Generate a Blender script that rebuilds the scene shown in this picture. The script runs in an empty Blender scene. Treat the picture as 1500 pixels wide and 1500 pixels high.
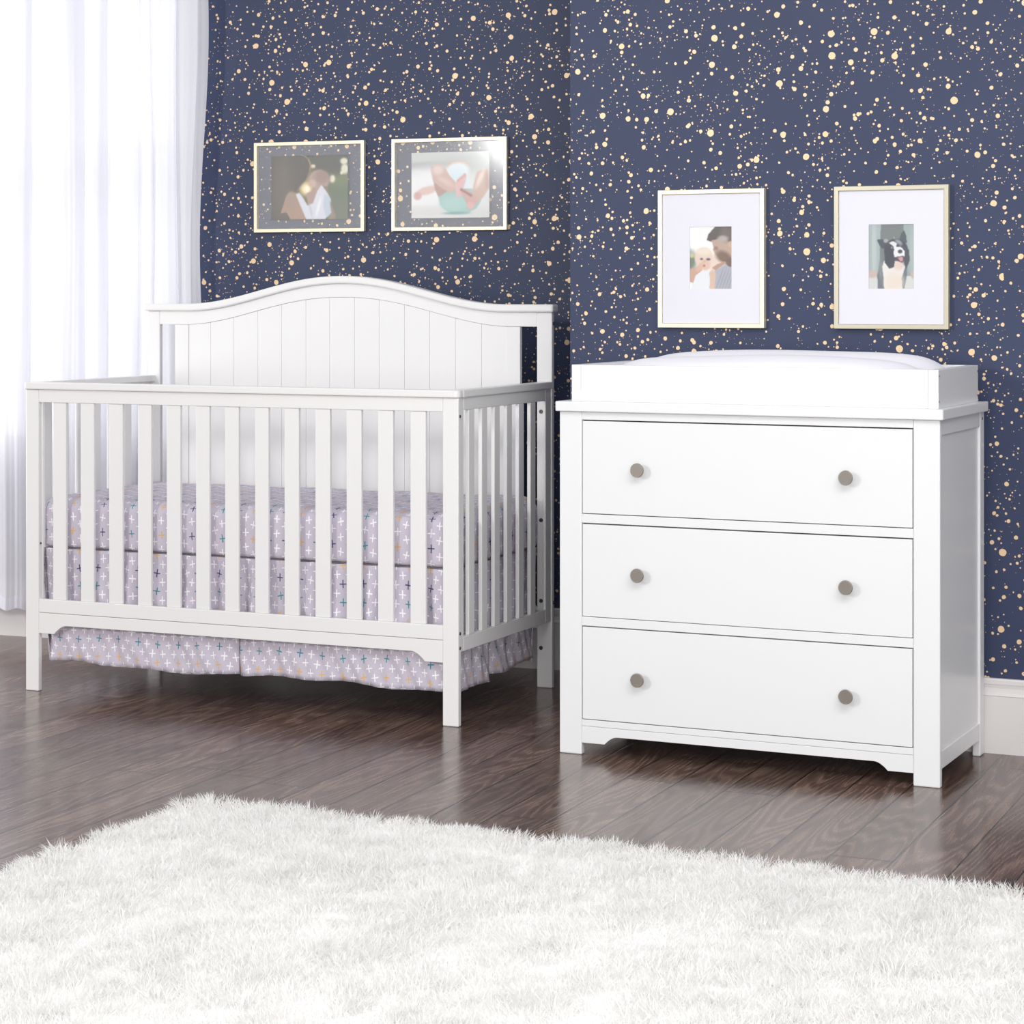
import bpy, bmesh, math, random
import numpy as np
from mathutils import Vector, Matrix
random.seed(7); rng = np.random.default_rng(7)
scene = bpy.context.scene
COL = scene.collection

# ------------------------------------------------------------------ helpers
def srgb(r, g, b):
    def f(c):
        c /= 255.0
        return c / 12.92 if c <= 0.04045 else ((c + 0.055) / 1.055) ** 2.4
    return (f(r), f(g), f(b), 1.0)

def new_bm(): return bmesh.new()

def box(bm, x0, x1, y0, y1, z0, z1):
    v = [bm.verts.new(p) for p in ((x0,y0,z0),(x1,y0,z0),(x1,y1,z0),(x0,y1,z0),(x0,y0,z1),(x1,y0,z1),(x1,y1,z1),(x0,y1,z1))]
    for f in ((0,3,2,1),(4,5,6,7),(0,1,5,4),(1,2,6,5),(2,3,7,6),(3,0,4,7)):
        bm.faces.new([v[i] for i in f])

def prism_xz(bm, top, bot, y0, y1):
    """solid between an upper and a lower outline (same count of (x,z) points), from y0 to y1"""
    n = len(top)
    T0 = [bm.verts.new((x, y0, z)) for x, z in top]; B0 = [bm.verts.new((x, y0, z)) for x, z in bot]
    T1 = [bm.verts.new((x, y1, z)) for x, z in top]; B1 = [bm.verts.new((x, y1, z)) for x, z in bot]
    for i in range(n - 1):
        bm.faces.new((B0[i], B0[i+1], T0[i+1], T0[i]))
        bm.faces.new((B1[i+1], B1[i], T1[i], T1[i+1]))
        bm.faces.new((T0[i], T0[i+1], T1[i+1], T1[i]))
        bm.faces.new((B0[i+1], B0[i], B1[i], B1[i+1]))
    bm.faces.new((B0[0], T0[0], T1[0], B1[0]))
    bm.faces.new((T0[-1], B0[-1], B1[-1], T1[-1]))

def slab_outline(bm, pts, z0, z1):
    """solid from a plan outline (counter-clockwise list of (x,y))"""
    a = [bm.verts.new((x, y, z0)) for x, y in pts]; b = [bm.verts.new((x, y, z1)) for x, y in pts]
    bm.faces.new(list(reversed(a))); bm.faces.new(b)
    n = len(pts)
    for i in range(n):
        j = (i + 1) % n
        bm.faces.new((a[i], a[j], b[j], b[i]))

def lathe_y(bm, prof, n=32, cx=0, cz=0):
    """profile of (radius, y) turned about an axis parallel to Y"""
    rings = []
    for r, y in prof:
        if r < 1e-6: rings.append([bm.verts.new((cx, y, cz))])
        else: rings.append([bm.verts.new((cx + r*math.cos(2*math.pi*k/n), y, cz + r*math.sin(2*math.pi*k/n))) for k in range(n)])
    for a, b in zip(rings, rings[1:]):
        for k in range(n):
            k2 = (k + 1) % n
            if len(a) == 1: bm.faces.new((a[0], b[k], b[k2]))
            elif len(b) == 1: bm.faces.new((a[k], b[0], a[k2]))
            else: bm.faces.new((a[k], b[k], b[k2], a[k2]))

def link(name, me, mat, parent=None):
    o = bpy.data.objects.new(name, me); COL.objects.link(o)
    if mat: me.materials.append(mat)
    if parent: o.parent = parent
    return o

def obj(name, bm, mat, parent=None, bevel=0.0, smooth=False, seg=2):
    bmesh.ops.recalc_face_normals(bm, faces=bm.faces)
    me = bpy.data.meshes.new(name); bm.to_mesh(me); bm.free()
    if smooth:
        me.polygons.foreach_set('use_smooth', [True] * len(me.polygons))
    o = link(name, me, mat, parent)
    if bevel:
        m = o.modifiers.new('edge', 'BEVEL'); m.width = bevel; m.segments = seg; m.limit_method = 'ANGLE'; m.angle_limit = math.radians(40)
        m.harden_normals = False
    return o

def tag(o, label, cat, group=None, kind=None):
    if label: o['label'] = label
    if cat: o['category'] = cat
    if group: o['group'] = group
    if kind: o['kind'] = kind
    return o

def thing(name, loc, rz, label, cat, group=None):
    o = bpy.data.objects.new(name, None); COL.objects.link(o)
    o.location = loc; o.rotation_euler = (0, 0, rz); o.empty_display_size = 0.1
    return tag(o, label, cat, group)

def grid_mesh(name, P, mat, parent=None, uv=None, smooth=True):
    """P: array (n, m, 3); uv: array (n, m, 2)"""
    n, m = P.shape[:2]
    me = bpy.data.meshes.new(name)
    idx = np.arange(n*m).reshape(n, m)
    F = np.stack([idx[:-1, :-1], idx[1:, :-1], idx[1:, 1:], idx[:-1, 1:]], -1).reshape(-1, 4)
    me.from_pydata(P.reshape(-1, 3).tolist(), [], F.tolist())
    if uv is not None:
        l = me.uv_layers.new(name='UVMap')
        l.data.foreach_set('uv', uv.reshape(-1, 2)[F.reshape(-1)].astype(np.float32).reshape(-1))
    if smooth: me.polygons.foreach_set('use_smooth', [True] * len(me.polygons))
    me.update()
    return link(name, me, mat, parent)

# ------------------------------------------------------------------ node helpers
class NT:
    def __init__(s, name):
        s.m = bpy.data.materials.new(name); s.m.use_nodes = True
        s.t = s.m.node_tree; s.t.nodes.clear()
        s.out = s.t.nodes.new('ShaderNodeOutputMaterial')
    def n(s, kind, **kw):
        nd = s.t.nodes.new(kind)
        for k, v in kw.items():
            if k.startswith('i_'): nd.inputs[int(k[2:])].default_value = v
            else: setattr(nd, k, v)
        return nd
    def l(s, a, b): s.t.links.new(a, b)
    def setin(s, inp, v):
        if hasattr(v, 'is_linked') or isinstance(v, bpy.types.NodeSocket): s.l(v, inp)
        else: inp.default_value = v
    def math(s, op, a, b=None, c=None):
        nd = s.t.nodes.new('ShaderNodeMath'); nd.operation = op
        s.setin(nd.inputs[0], a)
        if b is not None: s.setin(nd.inputs[1], b)
        if c is not None: s.setin(nd.inputs[2], c)
        return nd.outputs[0]
    def mix(s, f, a, b, blend='MIX'):
        nd = s.t.nodes.new('ShaderNodeMix'); nd.data_type = 'RGBA'; nd.blend_type = blend
        s.setin(nd.inputs[0], f); s.setin(nd.inputs[6], a); s.setin(nd.inputs[7], b)
        return nd.outputs[2]
    def comb(s, x, y, z=0.0):
        nd = s.t.nodes.new('ShaderNodeCombineXYZ')
        for i, v in enumerate((x, y, z)): s.setin(nd.inputs[i], v)
        return nd.outputs[0]
    def sep(s, v):
        nd = s.t.nodes.new('ShaderNodeSeparateXYZ'); s.l(v, nd.inputs[0]); return nd.outputs
    def coord(s, which='Object'):
        return s.n('ShaderNodeTexCoord').outputs[which]
    def noise(s, vec, scale, detail=2.0, rough=0.5, dist=0.0, dim='3D'):
        nd = s.n('ShaderNodeTexNoise'); nd.noise_dimensions = dim
        s.l(vec, nd.inputs['Vector']); nd.inputs['Scale'].default_value = scale; nd.inputs['Detail'].default_value = detail
        nd.inputs['Roughness'].default_value = rough; nd.inputs['Distortion'].default_value = dist
        return nd.outputs
    def ramp(s, fac, stops, interp='LINEAR'):
        nd = s.n('ShaderNodeValToRGB'); nd.color_ramp.interpolation = interp
        e = nd.color_ramp.elements
        while len(e) > 1: e.remove(e[-1])
        e[0].position, e[0].color = stops[0]
        for p, c in stops[1:]:
            x = e.new(p); x.color = c
        s.l(fac, nd.inputs[0]); return nd.outputs[0]
    def maprange(s, v, a, b, c=0.0, d=1.0, smooth=False):
        nd = s.n('ShaderNodeMapRange'); nd.interpolation_type = 'SMOOTHSTEP' if smooth else 'LINEAR'
        s.setin(nd.inputs[0], v)
        for i, q in enumerate((a, b, c, d)): s.setin(nd.inputs[i+1], q)
        return nd.outputs[0]
    def bsdf(s, color, rough=0.5, metal=0.0, spec=0.5, bump=None, bump_s=0.1, bump_d=0.01, **kw):
        p = s.n('ShaderNodeBsdfPrincipled')
        s.setin(p.inputs['Base Color'], color); s.setin(p.inputs['Roughness'], rough); s.setin(p.inputs['Metallic'], metal)
        p.inputs['Specular IOR Level'].default_value = spec
        for k, v in kw.items(): s.setin(p.inputs[k.replace('_', ' ')], v)
        if bump is not None:
            b = s.n('ShaderNodeBump'); b.inputs['Strength'].default_value = bump_s; b.inputs['Distance'].default_value = bump_d
            s.l(bump, b.inputs['Height']); s.l(b.outputs[0], p.inputs['Normal'])
        s.l(p.outputs[0], s.out.inputs[0]); return p

# ------------------------------------------------------------------ materials
def mat_paint(name, col, rough=0.32, grain=0.02):
    t = NT(name); c = t.coord()
    mp = t.n('ShaderNodeMapping'); t.l(c, mp.inputs[0]); mp.inputs['Scale'].default_value = (30, 30, 3)
    n = t.noise(mp.outputs[0], 3.0, 3.0)[0]
    colr = t.mix(t.maprange(n, 0.3, 0.7, 0.0, grain), col, tuple([x*0.8 for x in col[:3]] + [1]))
    t.bsdf(colr, rough, spec=0.45, bump=n, bump_s=0.03, bump_d=0.002)
    return t.m
M_CRIB = mat_paint('white_painted_wood', (0.83, 0.825, 0.82, 1))
M_DRES = mat_paint('white_lacquer', (0.81, 0.82, 0.83, 1), 0.30, 0.01)
M_TRIM = mat_paint('trim_paint', (0.76, 0.73, 0.72, 1), 0.4)

def mat_simple(name, col, rough=0.5, metal=0.0, spec=0.5, nscale=60, amt=0.06):
    t = NT(name); n = t.noise(t.coord(), nscale, 2.0)[0]
    c = t.mix(t.maprange(n, 0.3, 0.7, 0, amt * 4), col, tuple([x*0.8 for x in col[:3]] + [1]))
    t.bsdf(c, rough, metal, spec, bump=n, bump_s=0.04, bump_d=0.001); return t.m
M_NICKEL = mat_simple('brushed_nickel', (0.33, 0.30, 0.27, 1), 0.42, 1.0, nscale=200)
M_STEEL = mat_simple('steel_bolt', (0.16, 0.155, 0.155, 1), 0.5, 0.9)
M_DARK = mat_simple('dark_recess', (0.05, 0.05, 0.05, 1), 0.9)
M_CHAMP = mat_simple('champagne_leaf', (0.60, 0.56, 0.44, 1), 0.42, 0.55, nscale=500, amt=0.12)
M_GOLD = mat_simple('pale_gold_leaf', (0.84, 0.77, 0.58, 1), 0.38, 0.5, nscale=500, amt=0.1)
M_MAT = mat_simple('mat_board_paper', (0.79, 0.785, 0.85, 1), 0.7, spec=0.2, nscale=400, amt=0.01)
M_BACKING = mat_simple('frame_backing', (0.25, 0.23, 0.2, 1), 0.8)

def mat_wallpaper():
    t = NT('gold_speckled_navy_wallpaper'); c = t.coord()      # object coords in metres, x along the wall, z up
    x, y, z = t.sep(c)
    x = t.math('ADD', x, y)          # so the pattern also runs round onto the return of the wall
    p = t.comb(x, z, 0.0)
    nb = t.noise(p, 55.0, 2.0, 0.6)
    off = t.n('ShaderNodeVectorMath', operation='SUBTRACT'); t.l(nb[1], off.inputs[0]); off.inputs[1].default_value = (0.5, 0.5, 0.5)
    sc = t.n('ShaderNodeVectorMath', operation='SCALE'); t.l(off.outputs[0], sc.inputs[0]); sc.inputs['Scale'].default_value = 0.004
    ad = t.n('ShaderNodeVectorMath', operation='ADD'); t.l(p, ad.inputs[0]); t.l(sc.outputs[0], ad.inputs[1])
    pd = ad.outputs[0]
    clus = t.noise(p, 9.0, 2.0, 0.6)[0]                       # where the fine spatter gathers
    mask = None
    for k, (cell, rmin, rmax, thr, cl) in enumerate((
            (0.062, 0.0050, 0.0095, 0.55, 0.0),
            (0.037, 0.0034, 0.0056, 0.50, 0.0),
            (0.027, 0.0022, 0.0040, 0.52, 0.5),
            (0.0170, 0.0012, 0.0026, 0.72, 1.0),
            (0.0140, 0.0006, 0.0013, 0.74, 1.0))):
        v = t.n('ShaderNodeTexVoronoi'); v.voronoi_dimensions = '2D'; v.feature = 'F1'
        mp = t.n('ShaderNodeMapping'); t.l(pd, mp.inputs[0]); mp.inputs['Location'].default_value = (3.7*k+1.3, 2.1*k, 0)
        mp.inputs['Rotation'].default_value = (0, 0, 0.4*k)
        t.l(mp.outputs[0], v.inputs['Vector']); v.inputs['Scale'].default_value = 1.0 / cell; v.inputs['Randomness'].default_value = 1.0
        r, g, b = t.sep(v.outputs['Color'])
        g2 = t.math('MULTIPLY', g, g)
        rad = t.math('MULTIPLY_ADD', g2, (rmax - rmin) / cell, rmin / cell)
        d = t.math('SUBTRACT', rad, v.outputs['Distance'])
        dot = t.maprange(d, -0.0002 / cell, 0.0005 / cell)
        if cl: keep = t.math('GREATER_THAN', t.math('MULTIPLY_ADD', t.math('SUBTRACT', clus, 0.5), cl * 2.2, r), thr)
        else: keep = t.math('GREATER_THAN', r, thr)
        dot = t.math('MULTIPLY', dot, keep)
        mask = dot if mask is None else t.math('MAXIMUM', mask, dot)
    n2 = t.noise(p, 3.0, 2.0)[0]
    lin = t.noise(t.comb(t.math('MULTIPLY', x, 600.0), t.math('MULTIPLY', z, 600.0)), 1.0, 1.0)[0]
    blue = t.mix(t.maprange(n2, 0.3, 0.7), (0.034, 0.047, 0.101, 1), (0.040, 0.054, 0.113, 1))
    colr = t.mix(mask, blue, (0.86, 0.62, 0.38, 1))
    met = t.math('MULTIPLY', mask, 0.15)
    rg = t.maprange(mask, 0, 1, 0.5, 0.4)
    t.bsdf(colr, rg, met, 0.35, bump=lin, bump_s=0.25, bump_d=0.0006)
    return t.m
M_PAPER = mat_wallpaper()

def mat_floor():
    t = NT('dark_oak_planks'); c = t.coord(); x, y, z = t.sep(c)
    W = 0.1265; L = 1.22
    u = t.math('DIVIDE', t.math('ADD', x, 0.056), W); row = t.math('FLOOR', u); fu = t.math('FRACT', u)
    wn = t.n('ShaderNodeTexWhiteNoise'); wn.noise_dimensions = '1D'; t.l(row, wn.inputs['W'])
    v = t.math('ADD', t.math('DIVIDE', y, L), t.math('MULTIPLY', wn.outputs[0], 7.3)); pi = t.math('FLOOR', v); fv = t.math('FRACT', v)
    wn2 = t.n('ShaderNodeTexWhiteNoise'); wn2.noise_dimensions = '2D'; t.l(t.comb(row, pi), wn2.inputs['Vector'])
    rr, rg, rb = t.sep(wn2.outputs['Color'])
    # grain field: contours of stretched noise
    gx = t.math('MULTIPLY_ADD', x, 9.0, t.math('MULTIPLY', rr, 40.0)); gy = t.math('MULTIPLY_ADD', y, 0.9, t.math('MULTIPLY', rg, 40.0))
    nz = t.noise(t.comb(gx, gy), 1.0, 1.5, 0.45)[0]
    rings = t.math('MULTIPLY_ADD', t.math('SINE', t.math('MULTIPLY', nz, 120.0)), 0.5, 0.5)
    rings = t.math('POWER', rings, 1.2)
    fine = t.noise(t.comb(t.math('MULTIPLY', x, 330.0), t.math('MULTIPLY_ADD', y, 14.0, t.math('MULTIPLY', rb, 30.0))), 1.0, 3.0, 0.6)[0]
    blot = t.noise(t.comb(t.math('MULTIPLY_ADD', x, 9.0, t.math('MULTIPLY', rb, 20.0)), t.math('MULTIPLY', y, 2.2)), 1.0, 3.0, 0.6)[0]
    val = t.math('ADD', t.math('MULTIPLY', rings, 0.27), t.math('MULTIPLY_ADD', fine, 0.9, -0.12))
    val = t.math('ADD', val, t.math('MULTIPLY_ADD', blot, 0.7, -0.38))
    col = t.ramp(val, [(0.05, srgb(54, 40, 36)), (0.35, srgb(90, 69, 61)), (0.6, srgb(119, 96, 86)), (0.95, srgb(146, 122, 110))])
    tone = t.maprange(rg, 0, 1, 0.74, 1.12)
    tn = t.n('ShaderNodeVectorMath', operation='SCALE'); t.l(col, tn.inputs[0]); t.l(tone, tn.inputs['Scale'])
    e1 = t.math('MINIMUM', fu, t.math('SUBTRACT', 1.0, fu)); e1 = t.maprange(e1, 0.010, 0.022)
    e2 = t.math('MINIMUM', fv, t.math('SUBTRACT', 1.0, fv)); e2 = t.maprange(e2, 0.0008, 0.0018)
    e = t.math('MINIMUM', e1, e2)
    colr = t.mix(e, (0.012, 0.008, 0.007, 1), tn.outputs[0])
    h = t.math('ADD', t.math('MULTIPLY', e, 1.0), t.math('MULTIPLY', fine, 0.12))
    rough = t.maprange(fine, 0.3, 0.7, 0.16, 0.26)
    t.bsdf(colr, rough, 0.0, 0.5, bump=h, bump_s=0.22, bump_d=0.0012)
    return t.m
M_FLOOR = mat_floor()

def mat_cross(name, swap):
    """lilac cotton with rows of small plus signs; UV in metres. swap: the rows stand upright"""
    t = NT(name); uv = t.coord('UV'); ux, uy, uz = t.sep(uv)
    p, q = (ux, uy) if swap else (uy, ux)       # p across rows, q along a row
    RP, QP = (0.0245, 0.0405) if swap else (0.0250, 0.036)
    if not swap: p = t.math('ADD', p, 0.0075)
    wob = t.noise(uv, 26.0, 1.0)
    wr, wg, wb = t.sep(wob[1])
    p2 = t.math('ADD', t.math('DIVIDE', p, RP), t.math('MULTIPLY_ADD', wr, 0.26, -0.13)); row = t.math('FLOOR', p2); fp = t.math('FRACT', p2)
    odd = t.math('FLOORED_MODULO', row, 2.0)
    q2 = t.math('ADD', t.math('DIVIDE', q, QP), t.math('MULTIPLY', odd, 0.5)); q2 = t.math('ADD', q2, t.math('MULTIPLY_ADD', wg, 0.2, -0.1))
    cell = t.math('FLOOR', q2); fq = t.math('FRACT', q2)
    wn = t.n('ShaderNodeTexWhiteNoise'); wn.noise_dimensions = '2D'; t.l(t.comb(row, cell), wn.inputs['Vector'])
    jr, jg, jb = t.sep(wn.outputs['Color'])
    dp = t.math('MULTIPLY', t.math('SUBTRACT', fp, 0.5), RP); dq = t.math('MULTIPLY', t.math('SUBTRACT', fq, 0.5), QP)
    a = t.math('MULTIPLY_ADD', jr, 0.36, -0.18)      # slight tilt of each stroke pair
    dp2 = t.math('MULTIPLY_ADD', dq, a, dp); dq2 = t.math('SUBTRACT', dq, t.math('MULTIPLY', dp, a))
    if swap: dx, dz = dp2, dq2
    else: dx, dz = dq2, dp2
    ax = t.math('ABSOLUTE', dx); az = t.math('ABSOLUTE', dz)
    hw, lx, lz = 0.0012, 0.0095, 0.0110
    def arm(a_, b_, l_):
        return t.math('MULTIPLY', t.maprange(a_, hw, hw + 0.0007, 1, 0), t.maprange(b_, l_ * 0.97, l_ * 1.05, 1, 0))
    m = t.math('MAXIMUM', arm(az, ax, lx), arm(ax, az, lz))
    brush = t.noise(uv, 900.0, 2.0)[0]
    m = t.math('MULTIPLY', m, t.maprange(brush, 0.3, 0.5, 0.72, 1.0))
    even = t.math('SUBTRACT', 1.0, odd); ccell = t.math('FLOORED_MODULO', cell, 2.0)
    colored = t.math('MULTIPLY', even, ccell)
    cyc = t.math('FLOORED_MODULO', t.math('ADD', t.math('FLOOR', t.math('DIVIDE', row, 2.0)), 1.0), 3.0)
    gold, teal, navy = srgb(222, 178, 110), srgb(55, 140, 152), srgb(58, 66, 112)
    cc = t.mix(t.math('GREATER_THAN', cyc, 0.5), gold, teal); cc = t.mix(t.math('GREATER_THAN', cyc, 1.5), cc, navy)
    cc = t.mix(colored, (0.93, 0.92, 0.95, 1), cc)
    weave = t.noise(uv, 700.0, 2.0)[0]
    base = t.mix(t.maprange(weave, 0.3, 0.7), (0.56, 0.515, 0.60, 1), (0.61, 0.565, 0.655, 1))
    t.bsdf(t.mix(m, base, cc), 0.85, 0.0, 0.15, bump=t.noise(uv, 35.0, 3.0)[0], bump_s=0.35, bump_d=0.004)
    return t.m
M_SHEET = mat_cross('plus_print_cotton_sheet', True)
M_SKIRT = mat_cross('plus_print_cotton_skirt', False)

def mat_cloth(name, col, trans=0.0, clear=0.0, bumpscale=40):
    t = NT(name); c = t.coord()
    w = t.noise(c, 500.0, 2.0)[0]
    colr = t.mix(t.maprange(w, 0.3, 0.7), col, tuple([x*0.95 for x in col[:3]] + [1]))
    bp = t.n('ShaderNodeBump'); bp.inputs['Strength'].default_value = 0.12; bp.inputs['Distance'].default_value = 0.002
    t.l(t.noise(c, bumpscale, 3.0)[0], bp.inputs['Height'])
    d = t.n('ShaderNodeBsdfDiffuse'); t.l(colr, d.inputs[0]); t.l(bp.outputs[0], d.inputs['Normal']); sh = d.outputs[0]
    if trans:
        tr = t.n('ShaderNodeBsdfTranslucent'); t.l(colr, tr.inputs[0]); t.l(bp.outputs[0], tr.inputs['Normal'])
        m = t.n('ShaderNodeMixShader'); m.inputs[0].default_value = trans; t.l(sh, m.inputs[1]); t.l(tr.outputs[0], m.inputs[2]); sh = m.outputs[0]
    if clear:
        tp = t.n('ShaderNodeBsdfTransparent')
        m = t.n('ShaderNodeMixShader'); m.inputs[0].default_value = clear; t.l(sh, m.inputs[1]); t.l(tp.outputs[0], m.inputs[2]); sh = m.outputs[0]
    t.l(sh, t.out.inputs[0]); return t.m
M_CURT = mat_cloth('sheer_white_curtain', (0.91, 0.91, 0.96, 1), 0.42, 0.10)
M_HEM = mat_cloth('sheer_curtain_hem', (0.86, 0.86, 0.92, 1), 0.4, 0.0)
M_PAD = mat_cloth('white_plush_cover', (0.87, 0.86, 0.91, 1))
M_RUGB = mat_cloth('rug_backing', (0.88, 0.87, 0.86, 1))

def mat_pile():
    t = NT('white_shag_yarn'); g = t.n('ShaderNodeNewGeometry')
    c = t.mix(g.outputs['Random Per Island'], (0.96, 0.955, 0.945, 1), (0.92, 0.912, 0.90, 1))
    d = t.n('ShaderNodeBsdfDiffuse'); t.l(c, d.inputs[0])
    tr = t.n('ShaderNodeBsdfTranslucent'); t.l(c, tr.inputs[0])
    m = t.n('ShaderNodeMixShader'); m.inputs[0].default_value = 0.45; t.l(d.outputs[0], m.inputs[1]); t.l(tr.outputs[0], m.inputs[2])
    t.l(m.outputs[0], t.out.inputs[0]); return t.m
M_PILE = mat_pile()

def mat_glass(name, ior, rough=0.02):
    t = NT(name)
    tp = t.n('ShaderNodeBsdfTransparent'); gl = t.n('ShaderNodeBsdfGlossy'); gl.inputs['Roughness'].default_value = rough
    fr = t.n('ShaderNodeFresnel'); fr.inputs['IOR'].default_value = ior
    g = t.n('ShaderNodeNewGeometry'); m = t.n('ShaderNodeMixShader'); t.l(t.math('MULTIPLY', fr.outputs[0], t.math('SUBTRACT', 1.0, g.outputs['Backfacing'])), m.inputs[0]); t.l(tp.outputs[0], m.inputs[1]); t.l(gl.outputs[0], m.inputs[2])
    t.l(m.outputs[0], t.out.inputs[0]); return t.m
M_GLASS = mat_glass('clear_glass', 1.5)
M_GLASS2 = mat_glass('picture_glass', 1.8, 0.10)

def mat_print():
    t = NT('photo_paper_print'); a = t.n('ShaderNodeAttribute'); a.attribute_name = 'ink'
    t.bsdf(a.outputs['Color'], 0.45, 0.0, 0.3); return t.m
M_PRINT = mat_print()

# ------------------------------------------------------------------ camera (level, looking slightly left of the wall normal; lens shifted down)
TH = 0.3616; F = 3284.94; YH = 430.39; CAMH = 1.13
cam = bpy.data.cameras.new('camera'); co = bpy.data.objects.new('camera', cam); COL.objects.link(co)
co.location = (0, 0, CAMH); co.rotation_euler = (math.pi/2, 0, TH)
cam.sensor_width = 36; cam.lens = F/1500*36; cam.shift_y = -(750-YH)/1500; cam.clip_end = 100
scene.camera = co

# ------------------------------------------------------------------ setting
WY = 6.347            # front of the left wall's baseboard
RO = Vector((-0.8681, 5.5760, 0)); RA = -0.077     # right wall: a point on its baseboard front, and its direction
def struct(name, bm, mat, loc=(0,0,0), rz=0, bevel=0, smooth=False):
    o = obj(name, bm, mat, None, bevel, smooth); o.location = loc; o.rotation_euler = (0, 0, rz); o['kind'] = 'structure'; return o

bm = new_bm()
v = [bm.verts.new(p) for p in ((-7, -1.5, 0), (5, -1.5, 0), (5, 8, 0), (-7, 8, 0))]; bm.faces.new(v)
fl = struct('floor', bm, M_FLOOR, (0, 0, 0), -0.045)

T = 0.016
WX0, WX1, WZ0, WZ1 = -5.35, -3.492, 0.69, 2.45      # window opening
bm = new_bm()
XL, XR, ZT = -6.2, -1.7, 2.75
Y0, Y1 = WY + T, WY + T + 0.12
box(bm, XL, WX0, Y0, Y1, 0, ZT); box(bm, WX1, XR, Y0, Y1, 0, ZT)
box(bm, WX0, WX1, Y0, Y1, 0, WZ0); box(bm, WX0, WX1, Y0, Y1, WZ1, ZT)
struct('wall_back', bm, M_PAPER)

# the right wall stands forward, with a return at its left end
cxl = -1.1172
bm = new_bm(); box(bm, cxl, 1.4, T, 0.78, 0, ZT)
struct('wall_right', bm, M_PAPER, RO, RA)

def baseboard(bm, x0, x1):
    prof = [(T, 0), (0, 0), (0, 0.141), (-0.0015, 0.1425), (0, 0.1445), (0.0045, 0.149), (0.0060, 0.160), (0.0045, 0.1685), (0.0035, 0.1700), (0.0035, 0.1800), (0.0055, 0.1836), (T, 0.1836)]
    a = [bm.verts.new((x0, y, z)) for y, z in prof]; b = [bm.verts.new((x1, y, z)) for y, z in prof]
    for i in range(len(prof) - 1): bm.faces.new((a[i], a[i+1], b[i+1], b[i]))
    bm.faces.new(a); bm.faces.new(list(reversed(b)))
bm = new_bm(); baseboard(bm, XL, -2.12); struct('baseboard_back', bm, M_TRIM, (0, WY, 0))
bm = new_bm(); baseboard(bm, cxl, 1.4); struct('baseboard_right', bm, M_TRIM, RO, RA)
bm = new_bm(); baseboard(bm, -0.66, -0.0005); c_ = RO + Matrix.Rotation(RA, 3, 'Z') @ Vector((cxl-T, 0.001, 0)); struct('baseboard_left', bm, M_TRIM, c_, RA-math.pi/2)

# window behind the curtain
win = bpy.data.objects.new('window_1', None); COL.objects.link(win); win['kind'] = 'structure'; win.location = ((WX0+WX1)/2, Y0, WZ0)
cx, cz = (WX0+WX1)/2, WZ0
hw_, hh = (WX1-WX0)/2, WZ1-WZ0
bm = new_bm()
box(bm, -hw_-0.05, hw_+0.004, -0.010, 0.004, hh, hh+0.05)
box(bm, -hw_-0.05, -hw_, -0.010, 0.004, 0, hh); box(bm, hw_, hw_+0.004, -0.002, 0.004, 0, hh)
for a, b in ((-hw_, -hw_+0.05), (hw_-0.022, hw_), (-0.03, 0.03)): box(bm, a, b, 0.04, 0.08, 0, hh)
for a, b in ((0, 0.05), (hh-0.05, hh), (hh/2-0.02, hh/2+0.02)):
    box(bm, -hw_+0.05, -0.03, 0.042, 0.078, a, b); box(bm, 0.03, hw_-0.05, 0.042, 0.078, a, b)
obj('window_frame', bm, M_TRIM, win)
bm = new_bm(); box(bm, -hw_-0.06, hw_+0.004, -0.028, 0.04, -0.028, 0); obj('window_sill', bm, M_TRIM, win, 0.003)
bm = new_bm(); box(bm, -hw_+0.05, hw_-0.05, 0.058, 0.062, 0.05, hh-0.05); obj('pane', bm, M_GLASS, win)

# ------------------------------------------------------------------ curtain
def px_x(px, y=WY-0.07):
    a = (px-750)/F; s, c = math.sin(TH), math.cos(TH)
    dx, dy = -s + a*c, c + a*s
    return dx/dy*y
cur = thing('curtain', (0, WY-0.085, 0), 0, 'sheer white floor-length curtain hanging left of the speckled blue wallpaper', 'curtain')
ctrl = [(-420,.02),(-380,-.03),(-330,.04),(-290,-.03),(-240,.04),(-200,-.035),(-170,.04),(-120,.04),(-100,-.03),(-90,.03),(-50,.045),(-20,.01),(0,.03),(22,.045),(38,.036),
 (50,.020),(52,.008),(43,-.006),(43,-.018),(53,-.028),(54,.0),(55,.022),(75,.04),(96,.034),(112,.026),(129,.014),(129,.004),(103,-.010),(102,-.022),(118,-.036),(131,-.030),(132,.0),(133,.026),(146,.036),
 (157,.028),(164,.016),(164,.006),(152,-.008),(152,-.020),(166,-.028),(168,.0),(169,.024),(188,.042),(204,.034),(209,.016),(207,.004),(212,.020),(221,.030),(228,.016),(225,.006),(224,-.002),(232,.020),(246,.036),(258,.030),(265,.012),(262,.0),(263,-.008),(270,.014),(281,.024),(290,.010),(286,-.004),(288,-.016),(297,-.024)]
cp = np.array([c_[0] for c_ in ctrl], float); cd = np.array([c_[1] for c_ in ctrl])
seg_ = np.hypot(np.diff(cp)*0.0025, np.diff(cd)); tt = np.concatenate([[0], np.cumsum(seg_)])
ts = np.linspace(0, tt[-1], 1500)
s_ = np.interp(ts, tt, cp); dd = np.interp(ts, tt, cd)
ker = np.hanning(13); ker /= ker.sum()
dd = np.convolve(np.pad(dd, 6, mode='edge'), ker, 'valid'); s_ = np.convolve(np.pad(s_, 6, mode='edge'), ker, 'valid')
xs = np.array([px_x(p) for p in s_])
zs = np.linspace(0.109, 2.32, 60)
Z, X = np.meshgrid(zs, xs)
D2 = np.repeat(dd[:, None], 60, 1); S2 = np.repeat(s_[:, None], 60, 1)
amp = 0.72 + 0.28*np.cos(Z*1.3)
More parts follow.
